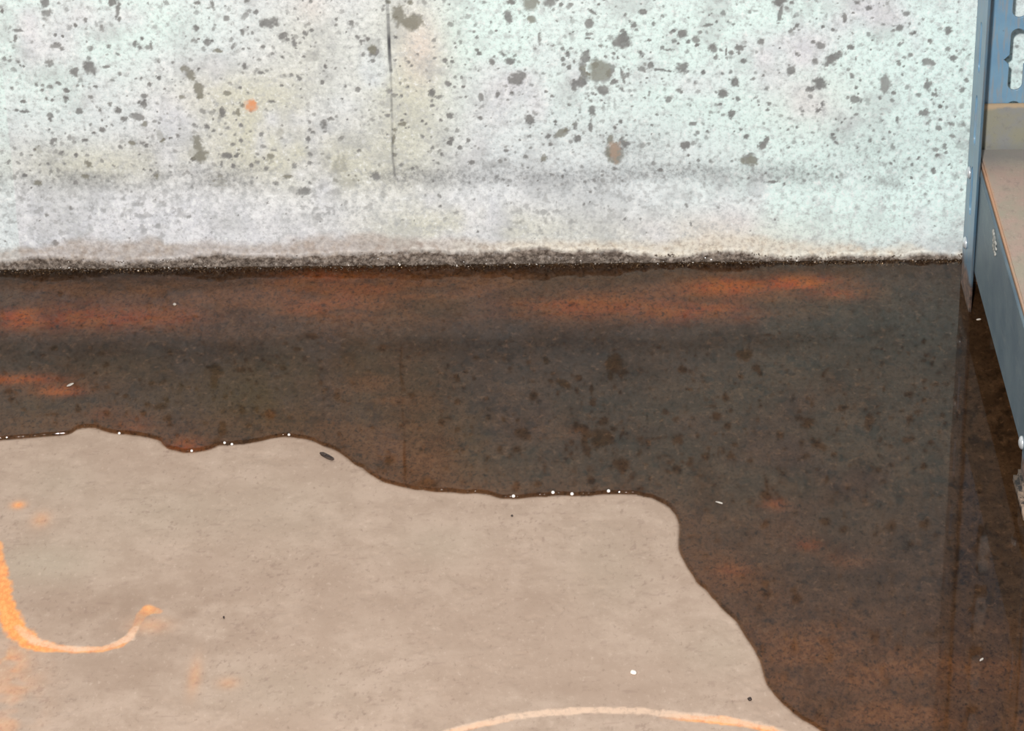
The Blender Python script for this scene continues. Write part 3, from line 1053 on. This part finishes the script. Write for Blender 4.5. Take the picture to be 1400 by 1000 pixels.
SPL = simple('soaked_bark', (44, 34, 32), (84, 72, 64))
CHIP = simple('white_chip', (250, 240, 225), (255, 250, 240))
PALE = simple('pale_flake', (176, 166, 156), (215, 207, 195))
FOAM = simple('foam_film', (235, 228, 220), (255, 252, 248), .12, .8)
FL = .0003
sp = lump('wood_splinter', 447, 626, .0043, .0011, .0012, -.72, SPL, FL, 3, 'dark wooden splinter lying on the dry floor just below the puddle edge', 'splinter', sharp=True)
lump('plaster_chip', 866, 921, .0014, .0011, .0008, -.5, CHIP, FL, 5, 'small white plaster chip on the dry tan floor near the bottom paint arc', 'chip')
lump('pale_sliver', 96, 527, .0020, .0008, .0005, .75, PALE, DEPTH, 7, 'pale sliver floating in the puddle beside the orange streak at far left', 'sliver', sharp=True)
lump('pale_sliver', 983, 688, .0017, .0005, .0004, -.5, PALE, DEPTH, 8, 'thin pale sliver floating in the open dark water right of the dry floor bulge', 'sliver', sharp=True)
lump('pale_sliver', 1342, 903, .0012, .0005, .0005, .8, PALE, DEPTH, 9, 'tiny pale sliver floating near the right frame edge below the shelving unit', 'sliver', sharp=True)
lump('dark_crumb', 1025, 957, .0009, .0010, .0006, .2, SPL, FL, 11, 'small dark crumb on the dry floor by the lower right puddle edge', 'crumb')
lump('dark_crumb', 700, 706, .0005, .0006, .0004, .2, SPL, FL, 13, 'tiny dark crumb on the dry floor just below the middle of the puddle edge', 'crumb')
lump('dark_crumb', 306, 845, .0004, .0009, .0004, .2, SPL, FL, 14, 'tiny dark crumb on the dry floor right of the orange paint hook', 'crumb')
lump('pale_crumb', 239, 418, .0009, .0008, .0009, .2, PALE, DEPTH - .0006, 15, 'pale crumb poking out of the puddle above the red rust streak', 'crumb')
lump('pale_crumb', 1338, 438, .0013, .0005, .0006, .3, PALE, DEPTH - .0004, 16, 'pale crumb in the dark water under the shelf by the rear post', 'crumb')
BUB = [(163, 592, 'tiny white bubble on the puddle edge right of the small left bulge'),
       (262, 616, 'tiny white bubble at the bottom of the orange dip in the puddle edge'),
       (307, 605, 'left one of two tiny bubbles just right of the orange dip'),
       (317, 607, 'right one of two tiny bubbles just right of the orange dip'),
       (395, 594, 'tiny bubble on the crest of the puddle edge above the wooden splinter'),
       (702, 678, 'tiny bright bubble on the puddle edge, leftmost of the four near the middle'),
       (756, 673, 'tiny bright bubble on the puddle edge, second from left of the middle four'),
       (782, 675, 'tiny bright bubble on the puddle edge, third from left of the middle four'),
       (832, 671, 'tiny bright bubble on the puddle edge, rightmost of the middle four')]
for px, py, lb in BUB:
    k = 1.0 if px > 600 else .8
    x, y = F(px, py, .0016)
    bm = bmesh.new()
    bmesh.ops.create_uvsphere(bm, u_segments=14, v_segments=8, radius=.0008 * k)
    for v in bm.verts:
        v.co.z = max(v.co.z, -.0003)
    o = bm_obj('bubble', bm, FOAM, smooth=True)
    o.location = (x, y, .0013)
    tag(o, lb, 'bubble', 'tiny bubbles along the puddle edge')

# flake of peeling paint and dust clinging to the side beam
yy, zz = LP(1361, 336, XB)
bm = bmesh.new()
r_ = random.Random(2)
for i in range(9):
    bmesh.ops.create_icosphere(bm, subdivisions=2, radius=1, matrix=Matrix.Translation((r_.uniform(-.0004, .0), r_.uniform(-.0045, .0045), r_.uniform(-.003, .004))) @ Matrix.Rotation(r_.random() * 3, 4, 'X') @ Matrix.Diagonal((.0005, r_.uniform(.0012, .003), r_.uniform(.0008, .0018), 1)))
for v in bm.verts:
    v.co += Vector((r_.uniform(-1, 1), r_.uniform(-1, 1), r_.uniform(-1, 1))) * .0002
fk = bm_obj('dust_tuft', bm, simple('grey_dust', (128, 132, 130), (190, 188, 180), .9, .2, 600), smooth=True)
fk.location = (X0 + NX * (XB - .0002) + NY * yy, YR + NY * XB - NX * yy, zz)
fk.rotation_euler.z = TURN
tag(fk, 'pale tuft of dust clinging to the side of the shelf beam', 'dust')

# ------------------------------------------------------------------ light
def area(name, loc, target, size, watts, color):
    l = bpy.data.lights.new(name, 'AREA')
    l.shape = 'DISK'
    l.size = size
    l.energy = watts
    l.color = color
    o = bpy.data.objects.new(name, l)
    COL.objects.link(o)
    o.location = loc
    o.rotation_euler = (Vector(target) - Vector(loc)).to_track_quat('-Z', 'Y').to_euler()
    return o


area('camera_flash', (-.08, CY - .01, CZ + .15), (0.0, -.12, 0), .05, 24.8, (1.0, .985, .965))
w = bpy.data.worlds.new('world')
sc.world = w
w.use_nodes = True
w.node_tree.nodes['Background'].inputs[0].default_value = (.95, .98, 1.0, 1)
w.node_tree.nodes['Background'].inputs[1].default_value = .24

vs = sc.view_settings
vs.view_transform = 'Standard'
vs.look = 'None'
vs.gamma = 1
vs.exposure = 0
vs.use_curve_mapping = False
